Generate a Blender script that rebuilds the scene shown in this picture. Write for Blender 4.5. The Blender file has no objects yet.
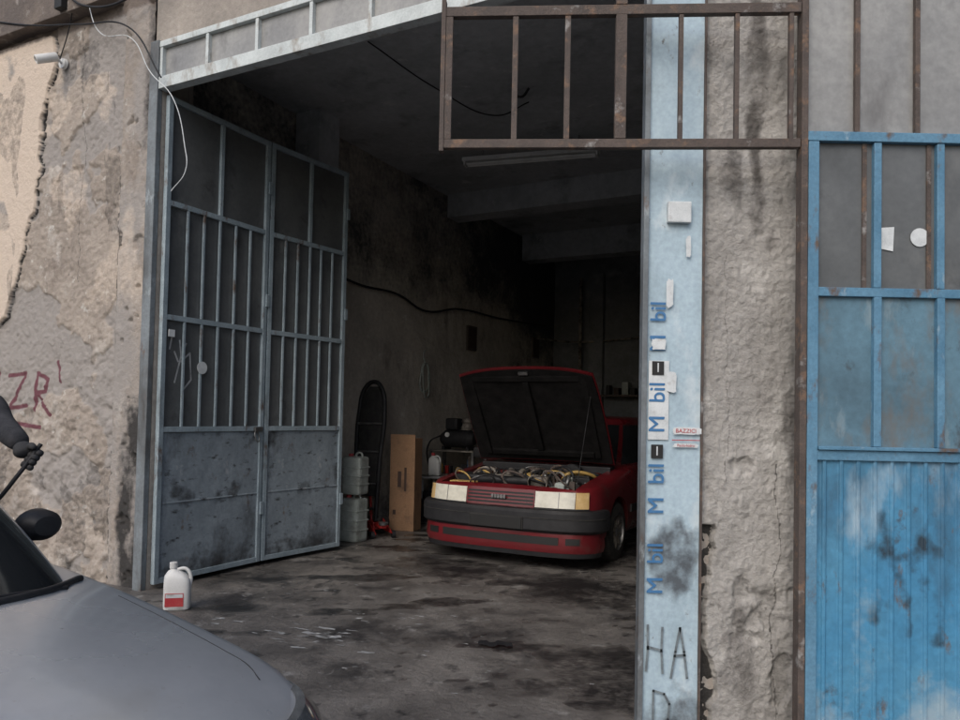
import bpy, bmesh, math, random
from mathutils import Vector, Matrix, noise
R=math.radians
random.seed(7)
scene=bpy.context.scene
scene.view_settings.view_transform='Standard'
scene.view_settings.look='None'
scene.view_settings.exposure=0
ALPHA=R(27.5)
P0=(-2.70,6.10)
# ------------------------------------------------------------------ materials
def fbm(x,y,z=0,o=4):
    return noise.fractal(Vector((x,y,z)),1.0,2.0,o)
def mat(name,c1,c2=None,scale=4.,lo=.35,hi=.65,rough=.7,rvar=.1,metal=0.,bump=0.,bscale=40.,
        dirt=None,attrs=(),coat=0.,spec=.5,stretch=1.,fine=0.12,wet=None):
    m=bpy.data.materials.new(name); m.use_nodes=True
    nt=m.node_tree; N=nt.nodes; L=nt.links
    b=N['Principled BSDF']
    tc=N.new('ShaderNodeTexCoord')
    def nz(sc,det=5,st=1.,ro=.62,off=0.):
        mp=N.new('ShaderNodeMapping'); mp.inputs['Scale'].default_value=(1,1,st); mp.inputs['Location'].default_value=(off,off*.7,off*.3)
        L.new(tc.outputs['Object'],mp.inputs[0])
        n=N.new('ShaderNodeTexNoise'); n.inputs['Scale'].default_value=sc
        n.inputs['Detail'].default_value=det; n.inputs['Roughness'].default_value=ro
        L.new(mp.outputs[0],n.inputs['Vector']); return n.outputs['Fac']
    def rng(src,a,b_,c=0.,d=1.):
        r=N.new('ShaderNodeMapRange'); r.inputs['From Min'].default_value=a; r.inputs['From Max'].default_value=b_
        r.inputs['To Min'].default_value=c; r.inputs['To Max'].default_value=d
        L.new(src,r.inputs['Value']); return r.outputs['Result']
    def mix(f,a,b_,mode='MIX'):
        x=N.new('ShaderNodeMix'); x.data_type='RGBA'; x.blend_type=mode
        if isinstance(f,float): x.inputs[0].default_value=f
        else: L.new(f,x.inputs[0])
        for s,i in ((a,6),(b_,7)):
            if isinstance(s,tuple): x.inputs[i].default_value=(*s[:3],1)
            else: L.new(s,x.inputs[i])
        return x.outputs[2]
    c2=c2 or tuple(v*.75 for v in c1)
    base=nz(scale,5,stretch)
    col=mix(rng(base,lo,hi),c1,c2)
    if fine>0:
        col=mix(fine,col,rng(nz(scale*14,3),.3,.7),'OVERLAY')
    rs=rng(base,.3,.7,min(1,rough+rvar),max(0.02,rough-rvar))
    if dirt:
        for k,(dc,ds,dl,dh,dst) in enumerate(dirt):
            col=mix(rng(nz(ds,6,dst,.65,3.1+k*5.7),dl,dh),col,dc)
    for (an,ac) in attrs:
        a=N.new('ShaderNodeAttribute'); a.attribute_name=an
        ad=N.new('ShaderNodeMath'); ad.operation='MULTIPLY_ADD'
        L.new(nz(18,4),ad.inputs[0]); ad.inputs[1].default_value=.7; L.new(a.outputs['Fac'],ad.inputs[2])
        f=rng(ad.outputs[0],.62,1.05)
        f2=N.new('ShaderNodeMath'); f2.operation='MULTIPLY'; f2.use_clamp=True
        L.new(f,f2.inputs[0])
        g=rng(a.outputs['Fac'],0,.15); L.new(g,f2.inputs[1])
        col=mix(f2.outputs[0],col,ac)
    if wet:
        a=N.new('ShaderNodeAttribute'); a.attribute_name=wet
        x=N.new('ShaderNodeMix'); x.data_type='FLOAT'; L.new(rng(a.outputs['Fac'],.12,.42),x.inputs[0]); L.new(rs,x.inputs[2]); x.inputs[3].default_value=.16
        rs=x.outputs[0]
    L.new(col,b.inputs['Base Color']); L.new(rs,b.inputs['Roughness'])
    b.inputs['Metallic'].default_value=metal
    b.inputs['Specular IOR Level'].default_value=spec
    b.inputs['Coat Weight'].default_value=coat; b.inputs['Coat Roughness'].default_value=.08
    if bump>0:
        bp=N.new('ShaderNodeBump'); bp.inputs['Strength'].default_value=bump; bp.inputs['Distance'].default_value=.02
        L.new(nz(bscale,6,1,.7),bp.inputs['Height']); L.new(bp.outputs[0],b.inputs['Normal'])
    return m

m_wall=mat('weathered_plaster',(.42,.365,.315),(.28,.24,.205),1.3,rough=.95,rvar=.04,bump=.9,bscale=22,
   dirt=[((.50,.46,.42),2.2,.55,.68,.8),((.20,.165,.14),3.8,.57,.72,.6),((.55,.52,.48),9,.61,.69,1),((.11,.095,.085),2.4,.62,.80,.25),((.17,.14,.12),16,.62,.72,1)],
   attrs=[('grey',(.32,.295,.275)),('cream',(.62,.52,.43)),('dark',(.045,.042,.04)),('red',(.15,.055,.07)),('band',(.17,.14,.12))])
m_plain=mat('old_render',(.38,.34,.30),(.25,.225,.20),1.4,rough=.95,bump=.6,bscale=20,dirt=[((.10,.09,.08),2.2,.58,.8,.3)])
m_eave=mat('eave_concrete',(.20,.165,.14),(.12,.10,.09),2,rough=.95,bump=.8,bscale=16,dirt=[((.36,.33,.30),5,.60,.7,.6)])
m_conc=mat('pillar_concrete',(.45,.43,.405),(.33,.315,.295),2.2,rough=.95,bump=1.,bscale=30,
   dirt=[((.57,.55,.52),5,.55,.68,.6),((.20,.185,.17),3.2,.60,.74,.5),((.13,.12,.11),11,.64,.74,.8)],attrs=[('dark',(.04,.037,.034)),('stain',(.14,.13,.12))])
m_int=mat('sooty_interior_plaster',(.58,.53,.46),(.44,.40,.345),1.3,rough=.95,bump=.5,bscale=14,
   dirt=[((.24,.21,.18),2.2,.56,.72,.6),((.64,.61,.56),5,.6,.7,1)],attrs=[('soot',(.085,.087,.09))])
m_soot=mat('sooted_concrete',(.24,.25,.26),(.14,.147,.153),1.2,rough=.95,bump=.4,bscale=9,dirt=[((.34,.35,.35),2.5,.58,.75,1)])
m_ceil=mat('ceiling_grimy',(.50,.52,.535),(.38,.40,.41),.9,rough=.95,bump=.25,bscale=8,dirt=[((.16,.165,.17),1.6,.54,.74,1),((.58,.59,.59),4,.62,.7,1)])
m_asph=mat('asphalt',(.075,.072,.07),(.05,.05,.05),2,rough=.9,bump=.7,bscale=60)
m_floor=mat('oily_concrete_floor',(.19,.175,.16),(.105,.097,.090),1.9,lo=.38,hi=.62,rough=.50,rvar=.2,bump=.9,bscale=24,
   dirt=[((.045,.042,.041),1.3,.53,.64,1),((.31,.30,.285),4.2,.60,.70,1),((.035,.033,.032),6,.58,.68,1),((.30,.295,.285),17,.64,.71,1)],attrs=[('oil',(.026,.025,.025))],wet='oil')
m_door=mat('faded_blue_grey_paint',(.33,.40,.44),(.24,.30,.335),5,rough=.6,bump=.15,bscale=40,
   dirt=[((.13,.09,.07),9,.59,.71,.5),((.08,.085,.09),3,.56,.78,.3)])
m_jpost=mat('grimy_post_paint',(.22,.25,.27),(.13,.145,.155),3,rough=.65,bump=.2,
   dirt=[((.06,.055,.05),3,.50,.72,.3),((.34,.38,.40),7,.60,.70,.5),((.14,.085,.06),10,.6,.7,.5)])
m_doorp=mat('door_sheet_paint',(.30,.35,.385),(.215,.255,.285),2.2,rough=.6,bump=.2,bscale=8,
   dirt=[((.065,.07,.075),2.6,.50,.68,.5),((.15,.10,.07),8,.61,.73,.6),((.42,.45,.47),7,.62,.72,.6),((.045,.047,.05),8,.58,.70,2.)],attrs=[('soot',(.045,.048,.05))])
m_glassd=mat('dusty_dark_glass',(.085,.09,.092),(.13,.135,.135),2.4,rough=.4,rvar=.12,dirt=[((.22,.22,.21),2.0,.55,.80,.5),((.05,.05,.05),3,.58,.7,1)],fine=.08)
m_glassl=mat('dusty_pale_glass',(.33,.33,.32),(.25,.25,.245),2,rough=.4,dirt=[((.42,.41,.39),2.2,.55,.75,.4),((.15,.145,.14),3.5,.56,.75,.5)])
m_white=mat('white_dirty_paint',(.60,.65,.65),(.46,.50,.50),6,rough=.6,dirt=[((.25,.21,.17),6,.55,.70,.5)])
m_rust=mat('rusty_iron',(.115,.09,.078),(.07,.055,.048),9,rough=.8,bump=.4,bscale=60,dirt=[((.21,.13,.085),14,.55,.7,1),((.30,.29,.28),8,.61,.71,1)])
m_blue=mat('blue_gate_paint',(.12,.26,.38),(.08,.195,.30),5,rough=.5,bump=.2,bscale=40,dirt=[((.12,.085,.065),10,.57,.69,.5),((.33,.42,.48),8,.62,.72,.5)])
m_bsheet=mat('blue_ribbed_sheet',(.055,.22,.385),(.09,.27,.42),2,rough=.45,bump=.1,bscale=30,
   dirt=[((.34,.44,.51),2.4,.55,.70,.4),((.04,.085,.13),2.0,.52,.70,.4),((.13,.09,.065),9,.61,.71,.5),((.06,.07,.08),5,.61,.71,1)],attrs=[('graf',(.025,.045,.065)),('fade',(.28,.385,.455))])
m_bgrime=mat('blue_grimy_sheet',(.115,.22,.29),(.08,.145,.19),2.2,rough=.5,dirt=[((.15,.125,.10),3.2,.49,.67,.5),((.27,.34,.37),4,.56,.72,.4),((.05,.055,.06),6,.60,.7,.7)])
m_post=mat('pale_blue_post_paint',(.43,.55,.625),(.35,.455,.52),3,rough=.55,bump=.15,bscale=20,
   dirt=[((.55,.63,.67),5,.58,.70,.6),((.22,.22,.215),4,.60,.76,.35),((.13,.11,.10),12,.64,.72,.7)],attrs=[('soot',(.085,.10,.115))])
m_black=mat('black_plastic',(.014,.014,.016),(.024,.024,.026),8,rough=.55,spec=.35)
m_pad=mat('hood_insulation',(.008,.008,.008),(.015,.014,.014),8,rough=.95,spec=.1,bump=.4,bscale=25)
m_rubber=mat('tyre_rubber',(.02,.02,.02),(.035,.033,.03),12,rough=.85,bump=.2)
m_redp=mat('red_car_paint',(.155,.010,.015),(.11,.009,.012),2,rough=.32,rvar=.1,coat=.5,dirt=[((.10,.045,.04),4,.56,.8,1)],fine=.05)
m_redd=mat('red_inner_paint',(.12,.012,.012),(.07,.010,.010),4,rough=.5,dirt=[((.03,.02,.02),5,.5,.7,1)])
m_silver=mat('silver_car_paint',(.56,.59,.635),(.52,.55,.59),1.5,rough=.28,rvar=.05,metal=.6,coat=.6,dirt=[((.46,.46,.46),2.2,.55,.9,1),((.42,.42,.42),30,.64,.74,1)],fine=.04)
m_cglass=mat('car_glass',(.012,.014,.016),(.02,.022,.024),2,rough=.08,rvar=.04,fine=0)
m_lens=mat('headlamp_lens',(.74,.72,.62),(.60,.58,.50),14,rough=.15,rvar=.08,coat=.6)
m_lensd=mat('smoked_headlamp',(.06,.065,.07),(.13,.135,.14),10,rough=.08,rvar=.04,coat=1.)
m_amber=mat('amber_lens',(.70,.50,.25),(.6,.40,.17),14,rough=.2,coat=.5)
m_yel=mat('yellow_metal',(.50,.33,.10),(.38,.25,.08),14,rough=.5)
m_steel=mat('dull_steel',(.30,.30,.30),(.16,.16,.16),10,rough=.45,metal=.8)
m_alum=mat('cast_aluminium',(.34,.31,.27),(.18,.16,.14),12,rough=.6,metal=.3,dirt=[((.05,.04,.035),8,.48,.66,1)])
m_card=mat('cardboard',(.36,.21,.12),(.29,.17,.095),4,rough=.9,dirt=[((.18,.11,.07),4,.56,.72,1)])
m_cardink=mat('printed_ink',(.08,.05,.04),rough=.8)
m_canis=mat('translucent_plastic_canister',(.42,.46,.43),(.33,.36,.33),5,rough=.45,dirt=[((.15,.15,.13),4,.52,.75,1)])
m_wplast=mat('white_plastic',(.76,.76,.74),(.66,.66,.64),6,rough=.4,dirt=[((.35,.33,.3),6,.62,.8,1)])
m_label=mat('red_label',(.45,.04,.05),(.5,.08,.08),9,rough=.4)
m_redt=mat('red_tool_paint',(.42,.03,.025),(.3,.02,.02),8,rough=.4)
m_green=mat('green_plastic',(.05,.16,.10),rough=.5)
m_cloth=mat('dark_jacket_cloth',(.025,.026,.03),(.04,.04,.045),14,rough=.95,bump=.4,bscale=60)
m_jean=mat('dark_trousers',(.03,.035,.05),(.045,.05,.065),12,rough=.95)
m_glove=mat('work_glove',(.045,.045,.047),(.028,.028,.028),20,rough=.85,bump=.3)
m_skin=mat('skin',(.42,.26,.19),(.38,.22,.16),12,rough=.55)
m_hair=mat('hair',(.02,.015,.012),rough=.7)
m_ink=mat('sticker_blue_ink',(.04,.15,.33),(.06,.18,.36),20,rough=.6)
m_inkr=mat('sticker_red_ink',(.5,.04,.05),rough=.6)
m_inkk=mat('black_ink',(.015,.015,.015),rough=.6)
m_spray=mat('faded_black_spray',(.10,.115,.125),(.20,.24,.26),22,rough=.8)
m_paper=mat('sticker_paper',(.66,.69,.70),(.52,.55,.56),14,rough=.7,dirt=[((.35,.33,.31),8,.58,.73,1)])
m_litter=mat('pale_spill',(.50,.51,.51),(.30,.305,.305),14,rough=.35)
# ------------------------------------------------------------------ helpers
def link(o,parent=None):
    scene.collection.objects.link(o)
    if parent is not None: o.parent=parent
    return o
def empty(name,loc=(0,0,0),rz=0.):
    o=bpy.data.objects.new(name,None); o.empty_display_size=.2; o.location=loc; o.rotation_euler=(0,0,rz)
    return link(o)
def mesh_obj(name,verts,faces,m,parent=None,smooth=False,angle=35):
    me=bpy.data.meshes.new(name); me.from_pydata([tuple(v) for v in verts],[],faces)
    bm=bmesh.new(); bm.from_mesh(me); bmesh.ops.remove_doubles(bm,verts=bm.verts,dist=1e-6)
    bmesh.ops.recalc_face_normals(bm,faces=bm.faces); bm.to_mesh(me); bm.free()
    for mm in (m if isinstance(m,(list,tuple)) else [m]): me.materials.append(mm)
    if smooth:
        me.shade_smooth(); me.set_sharp_from_angle(angle=R(angle))
    o=bpy.data.objects.new(name,me); return link(o,parent)
def box(name,x,y,z,m,parent=None,bev=0.,rot=None,loc=None):
    bm=bmesh.new(); bmesh.ops.create_cube(bm,size=1)
    for v in bm.verts:
        v.co=Vector(((v.co.x+.5)*(x[1]-x[0])+x[0],(v.co.y+.5)*(y[1]-y[0])+y[0],(v.co.z+.5)*(z[1]-z[0])+z[0]))
    if bev>0: bmesh.ops.bevel(bm,geom=bm.edges[:],offset=bev,segments=2,affect='EDGES',profile=.6)
    me=bpy.data.meshes.new(name); bm.to_mesh(me); bm.free(); me.materials.append(m)
    o=bpy.data.objects.new(name,me)
    if rot: o.rotation_euler=rot
    if loc: o.location=loc
    return link(o,parent)
def tube(name,pts,r,m,parent=None,cyc=False,smooth=True):
    cu=bpy.data.curves.new(name,'CURVE'); cu.dimensions='3D'; cu.bevel_depth=r; cu.bevel_resolution=3; cu.use_fill_caps=True
    if smooth and len(pts)>2:
        s=cu.splines.new('BEZIER'); s.bezier_points.add(len(pts)-1)
        for bp,p in zip(s.bezier_points,pts): bp.co=p; bp.handle_left_type=bp.handle_right_type='AUTO'
    else:
        s=cu.splines.new('POLY'); s.points.add(len(pts)-1)
        for bp,p in zip(s.points,pts): bp.co=(*p,1)
    s.use_cyclic_u=cyc
    cu.materials.append(m)
    return link(bpy.data.objects.new(name,cu),parent)
def lathe(name,prof,m,parent=None,seg=32,axis='Z',loc=(0,0,0),rot=(0,0,0)):
    V=[];F=[];n=len(prof)
    for i in range(seg):
        a=2*math.pi*i/seg
        for r,h in prof:
            if axis=='Z': V.append((r*math.cos(a),r*math.sin(a),h))
            else: V.append((h,r*math.cos(a),r*math.sin(a)))
    for i in range(seg):
        j=(i+1)%seg
        for k in range(n-1): F.append((i*n+k,j*n+k,j*n+k+1,i*n+k+1))
    o=mesh_obj(name,V,F,m,parent,True); o.location=loc; o.rotation_euler=rot; return o
def grid(name,org,ua,va,lu,lv,nu,nv,m,parent,disp=None,attrs={},nrm=None):
    ua=Vector(ua);va=Vector(va);org=Vector(org); nrm=Vector(nrm) if nrm else ua.cross(va)
    V=[];F=[];ab=[]
    for j in range(nv+1):
        for i in range(nu+1):
            a=lu*i/nu;b=lv*j/nv; d=disp(a,b) if disp else 0
            V.append(org+ua*a+va*b+nrm*d); ab.append((a,b))
    for j in range(nv):
        for i in range(nu):
            k=j*(nu+1)+i; F.append((k,k+1,k+nu+2,k+nu+1))
    me=bpy.data.meshes.new(name); me.from_pydata(V,[],F); me.materials.append(m); me.shade_smooth()
    for an,fn in attrs.items():
        at=me.attributes.new(an,'FLOAT','POINT'); at.data.foreach_set('value',[float(fn(a,b)) for a,b in ab])
    return link(bpy.data.objects.new(name,me),parent)
def dseg(px,py,a,b):
    ax,ay=a;bx,by=b; dx=bx-ax;dy=by-ay; t=max(0,min(1,((px-ax)*dx+(py-ay)*dy)/(dx*dx+dy*dy+1e-9)))
    return math.hypot(px-ax-t*dx,py-ay-t*dy)
def dpoly(px,py,polys):
    return min(dseg(px,py,p[i],p[i+1]) for p in polys for i in range(len(p)-1))
def ss(x,a,b):
    t=max(0,min(1,(x-a)/(b-a))) ; return t*t*(3-2*t)
def lerp_tab(x,tab):
    if x<=tab[0][0]: return tab[0][1]
    for (x0,y0),(x1,y1) in zip(tab,tab[1:]):
        if x<=x1: return y0+(y1-y0)*(x-x0)/(x1-x0)
    return tab[-1][1]
def ribbon(name,polys,w,m,parent,fn):
    V=[];F=[]
    for p in polys:
        for (a,b) in zip(p,p[1:]):
            dx=b[0]-a[0];dy=b[1]-a[1];l=math.hypot(dx,dy)+1e-9;nx=-dy/l*w/2;ny=dx/l*w/2;ex=dx/l*w*.3;ey=dy/l*w*.3
            k=len(V)
            V+= [fn(a[0]+nx-ex,a[1]+ny-ey),fn(a[0]-nx-ex,a[1]-ny-ey),fn(b[0]-nx+ex,b[1]-ny+ey),fn(b[0]+nx+ex,b[1]+ny+ey)]
            F.append((k,k+1,k+2,k+3))
    me=bpy.data.meshes.new(name); me.from_pydata(V,[],F); me.materials.append(m)
    return link(bpy.data.objects.new(name,me),parent)
# ------------------------------------------------------------------ ground
grid('ground',(-150,-150,-.004),(1,0,0),(0,1,0),300,300,30,30,m_asph,None)
def fd(a,b):
    x=a-9;y=b-2
    return .007*fbm(x*1.5,y*1.5,3)+.004*fbm(x*7,y*7,1)+.0015*fbm(x*25,y*25,1,2)
def oil(a,b):
    x=a-9;y=b-2
    v=0
    for (cx,cy,r) in ((.9,4.3,.8),(.9,6.5,1.0),(-.2,7.2,.8),(.3,3.2,.5),(1.2,8.5,1.8),(-1.8,5.6,.35),(-1.9,6.6,.5)):
        v=max(v,1-math.hypot(x-cx,y-cy)/r)
    f=fbm(x*1.8,y*1.8,8); g=fbm(x*.9,y*2.6,4)
    ck=abs(fbm(x*.8,y*.8,21,3))
    v=max(v*.8+.35*f, .6*ss(g,.18,.45))
    v+=.25*fbm(x*6,y*6,14)
    if ck<.008: v=max(v,.6)
    return max(0,min(.8,v))
grid('garage_floor',(-9,-2,.008),(1,0,0),(0,1,0),18,20,360,400,m_floor,None,fd,{'oil':oil})
# ------------------------------------------------------------------ garage building
B=empty('garage_building',(P0[0],P0[1],0),-ALPHA)
def cream_b(z): return lerp_tab(z,[(1.9,-4.),(2.2,-2.5),(2.27,-2.14),(2.6,-1.92),(3.0,-1.80),(3.6,-1.62),(4.2,-1.62),(4.7,-1.42),(4.95,-1.5),(5.0,-4)])
def cedge(u,b): return .07*fbm(u*2.5,b*2.5,2)+.03*fbm(u*9,b*9,5)
def crm(a,b):
    u=a-3.6
    return u+cedge(u,b)<cream_b(b)
graf=[[(-2.02,1.78),(-1.76,1.80),(-2.0,1.47),(-1.72,1.50)],[(-1.60,1.46),(-1.58,1.80),(-1.42,1.74),(-1.46,1.63),(-1.58,1.62),(-1.36,1.42)],
 [(-2.45,1.85),(-2.2,1.82),(-2.25,1.5),(-2.5,1.4)],[(-2.1,1.35),(-1.5,1.30)],[(-1.3,1.9),(-1.22,1.72)]]
def patch(u,b): return fbm(u*.9+4,b*.9,31,5)
def wd(a,b):
    u=a-3.6
    d=.012*fbm(u*1.3,b*1.3,1)
    if crm(a,b): return .028+d*.3+.003*fbm(u*8,b*8,3)
    if u>-.48: return .012+.006*fbm(u*6,b*3,4)+.012*max(0,fbm(u*9,b*9,7))-.03*ss(fbm(u*5,b*5,27),.45,.6)
    p=patch(u,b)
    d-=.018*ss(p,.02,.07)
    d+=.010*fbm(u*4,b*4,9,6)+.009*fbm(u*20,b*20,4)
    if b<2.2: d+=.035*fbm(u*6,b*6,12,5)*ss(2.2-b,0,.8)
    return d
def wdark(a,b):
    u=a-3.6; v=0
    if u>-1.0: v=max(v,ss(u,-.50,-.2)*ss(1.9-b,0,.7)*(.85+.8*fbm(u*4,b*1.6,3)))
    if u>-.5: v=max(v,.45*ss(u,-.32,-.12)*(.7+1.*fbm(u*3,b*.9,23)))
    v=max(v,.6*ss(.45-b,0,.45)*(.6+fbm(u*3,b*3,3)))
    u0=cream_b(b)-cedge(u,b)
    if b>2.2 and .0<(u-u0)<.004+.014*max(0,fbm(b*3,1,2)+.4): v=.8
    ck=-1.05+.10*fbm(b*1.2,3)+.02*fbm(b*8,1)
    if abs(u-ck)<.006 and b>2.6: v=max(v,.6)
    ck=-.485+.015*fbm(b*6,2)
    if abs(u-ck)<.009 and fbm(b*1.5,7)>-.2: v=max(v,.6)
    if u<-.5 and b<4.9:
        p=patch(u,b)
        if abs(p-.045)<.012: v=max(v,.28)
        if fbm(u*2.2,b*.8,55)>.42: v=max(v,.40)
    return max(0,v)
def wgrey(a,b):
    u=a-3.6
    if u>-.48: return .55+.5*fbm(u*3,b*1.2,9)
    return .75*ss(patch(u,b),.03,.08)+.5*ss(2.0-b,0,1.2)*max(0,.4+fbm(u*2,b*2,17))
grid('facade_wall',(-3.6,0,0),(1,0,0),(0,0,1),3.5,5.2,320,460,m_wall,B,wd,
 {'cream':lambda a,b:(.9+.1*fbm(a*2,b*2,5)-.6*ss(fbm(a*1.4,b*1.4,40),.15,.4)) if crm(a,b) else .45*ss(fbm(a*1.1,b*1.1,61),.15,.4)*ss(b,2.0,2.6),'dark':wdark,'grey':wgrey,
  'red':lambda a,b:.80*(1-ss(dpoly(a-3.6,b,graf),.010,.034)) if 1.2<b<2 else 0,
  'band':lambda a,b:ss(b,4.88,4.96)*.8},nrm=(0,-1,0))
box('facade_wall_core',(-9,-.1),(.06,.35),(0,6.2),m_plain,B)
box('facade_wall_far',(-9,-3.6),(-.03,.055),(0,5.2),m_plain,B)
box('eave_band',(-9,-.55),(-.13,.055),(5.02,6.2),m_eave,B,.01)
box('jamb_side',(-.1,-.003),(.003,.35),(0,4.15),m_plain,B)
box('jamb_post',(-.105,-.002),(-.05,.0),(0,4.56),m_jpost,B,.006)
box('lintel_rail',(-.1,4.3),(-.04,.05),(4.15,4.25),m_white,B,.004)
box('transom_rail_top',(-.1,4.3),(-.04,.05),(4.50,4.55),m_white,B,.004)
for i in range(9):
    u=.0+i*.53; box('transom_mullion_%d'%i,(u,u+.03),(-.035,.045),(4.252,4.498),m_white,B)
box('transom_panes',(-.1,4.3),(.0,.02),(4.252,4.498),m_glassl,B)
box('upper_fascia',(-.098,4.3),(.0,.35),(4.56,6.2),m_plain,B)
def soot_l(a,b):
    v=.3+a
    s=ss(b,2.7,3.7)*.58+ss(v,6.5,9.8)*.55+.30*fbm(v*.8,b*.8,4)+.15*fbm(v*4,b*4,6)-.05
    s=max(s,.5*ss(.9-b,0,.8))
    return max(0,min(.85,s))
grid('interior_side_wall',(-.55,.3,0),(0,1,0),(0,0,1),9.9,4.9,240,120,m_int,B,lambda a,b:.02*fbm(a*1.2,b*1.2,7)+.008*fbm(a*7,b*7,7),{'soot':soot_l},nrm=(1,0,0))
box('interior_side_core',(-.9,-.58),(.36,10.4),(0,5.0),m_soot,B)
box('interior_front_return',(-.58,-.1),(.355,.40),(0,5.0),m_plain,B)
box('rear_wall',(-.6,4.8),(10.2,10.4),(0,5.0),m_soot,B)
for i,u in enumerate((.25,2.3)):
    box('rear_pilaster_%d'%i,(u,u+.3),(10.05,10.199),(0,4.39),m_soot,B,.01)
box('rear_shelf',(.62,2.2),(9.75,10.19),(1.9,1.94),m_rust,B); box('rear_shelf_b',(.62,2.2),(9.75,10.19),(1.3,1.34),m_rust,B)
for i in range(9):
    u=.7+i*.16; h=random.uniform(.12,.34); box('shelf_item_%d'%i,(u,u+random.uniform(.06,.13)),(9.85,10.05),(1.941,1.941+h),random.choice((m_black,m_canis,m_rust,m_alum,m_card)),B,.01)
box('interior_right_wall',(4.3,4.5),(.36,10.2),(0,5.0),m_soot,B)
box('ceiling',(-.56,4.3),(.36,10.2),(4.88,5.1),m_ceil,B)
box('ceiling_beam',(-.5,4.3),(5.6,5.95),(4.52,4.878),m_ceil,B)
box('ceiling_beam_b',(-.5,4.3),(8.4,8.75),(4.40,4.878),m_ceil,B)
box('roof_slab',(-9,4.6),(-.1,10.6),(6.2,6.4),m_plain,B)
box('side_buttress',(-.52,-.18),(2.2,2.55),(0,4.875),m_ceil,B)
tube('wall_cable',[(-.50,2.6,3.22),(-.49,3.4,3.12),(-.5,4.3,3.13),(-.5,5.0,3.0),(-.5,6.0,3.16),(-.5,7.5,3.2),(-.5,9.6,3.3)],.016,m_black,B)
tube('ceiling_cable',[(1.2,1.2,4.86),(1.5,1.9,4.66),(1.8,2.6,4.60),(2.0,3.0,4.86)],.007,m_black,B)
tube('ceiling_hook',[(2.2,2.2,4.87),(2.2,2.2,4.62),(2.28,2.2,4.55),(2.36,2.2,4.62)],.012,m_black,B)
tube('wall_pipe',[(.1,10.0,1.9),(.1,10.0,4.3)],.035,m_alum,B)
tube('wall_pipe_b',[(-.45,9.0,3.0),(.1,9.95,3.0),(1.8,10.0,3.1)],.02,m_alum,B)
# pillar (frontal block beside opening)
PV=[(.765,3.5),(1.50,3.5),(1.50,4.7),(1.03,4.7)]
C=empty('concrete_pillar')
pil=mesh_obj('pillar_core',[(x,y+(.04 if i<2 else 0),z) for z in (0,6.2) for i,(x,y) in enumerate(PV)],
  [(0,1,2,3),(4,5,6,7),(0,1,5,4),(1,2,6,5),(2,3,7,6),(3,0,4,7)],m_plain,C)
def hole(a,b): return min(math.hypot((a-.30)/.13,(b-.62)/.16),math.hypot((a-.20)/.07,(b-1.28)/.05),math.hypot((a-.39)/.05,(b-.30)/.14))+.9*fbm(a*9,b*9,5,5)
def gv(b): return .055+.05*fbm(b*2.5,1)+.02*fbm(b*11,4)
def pd(a,b):
    d=.010*fbm(a*3,b*2,1)+.008*fbm(a*14,b*14,2)+.004*fbm(a*40,b*40,2)
    if b<1.0 and a<gv(b): d-=.035
    h=hole(a,b)
    if h<1: d-=.022*min(1,(1-h)*2)
    return d
def pdark(a,b):
    v=0
    if b<1.0: v=.9*(1-ss(a,gv(b)-.02,gv(b)+.006))
    h=hole(a,b); v=max(v,.35*(1-ss(h,.6,1.05)))
    ck=.36+.05*fbm(b*1.4,9)+.02*fbm(b*7,3)
    if b<1.3 and abs(a-ck)<.0035: v=max(v,.6)
    ck=.12+.06*fbm(b*1.1,19)+.02*fbm(b*7,3)
    if 1.2<b<2.3 and abs(a-ck)<.0035: v=max(v,.45)
    return v
def pst(a,b):
    c=.25+.03*fbm(b*3,2); v=.9*(1-ss(abs(a-c),.01,.075+.05*fbm(a*5,b*2,3)))*ss(b,2.1,2.7)*(.7+.6*fbm(a*8,b*3,6))
    v=max(v,.55*(1-ss(a,0,.06))*(.5+fbm(a,b*4,3)))
    v=max(v,.55*ss(fbm(a*2.2,b*1.1,13),.15,.5))
    return max(0,v)
grid('concrete_face',(1.045,3.5,0),(1,0,0),(0,0,1),.455,6.2,80,800,m_conc,C,pd,{'dark':pdark,'stain':pst},nrm=(0,-1,0))
box('neighbour_wall',(1.50,6.),(3.95,4.2),(0,6.2),m_plain,C)
# pale blue steel post
S=empty('painted_steel_post')
def psoot(a,b):
    v=.62*(1-ss(math.hypot((a-.17)/.17,(b-.84)/.30)+.6*fbm(a*5,b*4,3),.2,1.3))+.12*fbm(a*20,b*14,3)
    v=max(v,.55*ss(.45-b,0,.45)+.25*fbm(a*6,b*3,2))
    v=max(v,.4*(1-ss(a,.0,.03))*(.4+fbm(1,b*3,3)))
    return max(0,v)
grid('post_face',(.775,3.475,0),(1,0,0),(0,0,1),.265,6.,40,480,m_post,S,lambda a,b:.003*fbm(a*6,b*4,2),{'soot':psoot},nrm=(0,-1,0))
box('post_back',(.776,1.039),(3.479,3.524),(0,6.),m_post,S)
box('post_flange_a',(.755,.780),(3.455,3.52),(0,6.),m_jpost,S,.003)
box('post_flange_b',(1.036,1.046),(3.460,3.50),(0,6.),m_rust,S,.002)
def text(name,s,size,x,z,y,m,parent,rot90=True,bold=True):
    for k,dx in enumerate((0,.0022) if bold else (0,)):
        cu=bpy.data.curves.new(name,'FONT'); cu.body=s; cu.size=size; cu.align_x='CENTER'; cu.align_y='CENTER'
        cu.materials.append(m); o=bpy.data.objects.new(name+'_%d'%k,cu); link(o,parent)
        M=Matrix.Translation((x+dx,y-k*.0004,z+dx))@Matrix.Rotation(R(90),4,'X')
        if rot90: M=M@Matrix.Rotation(R(90),4,'Z')
        o.matrix_local=M
K=empty('advertising_sticker_strip')
YS=3.466
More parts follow.
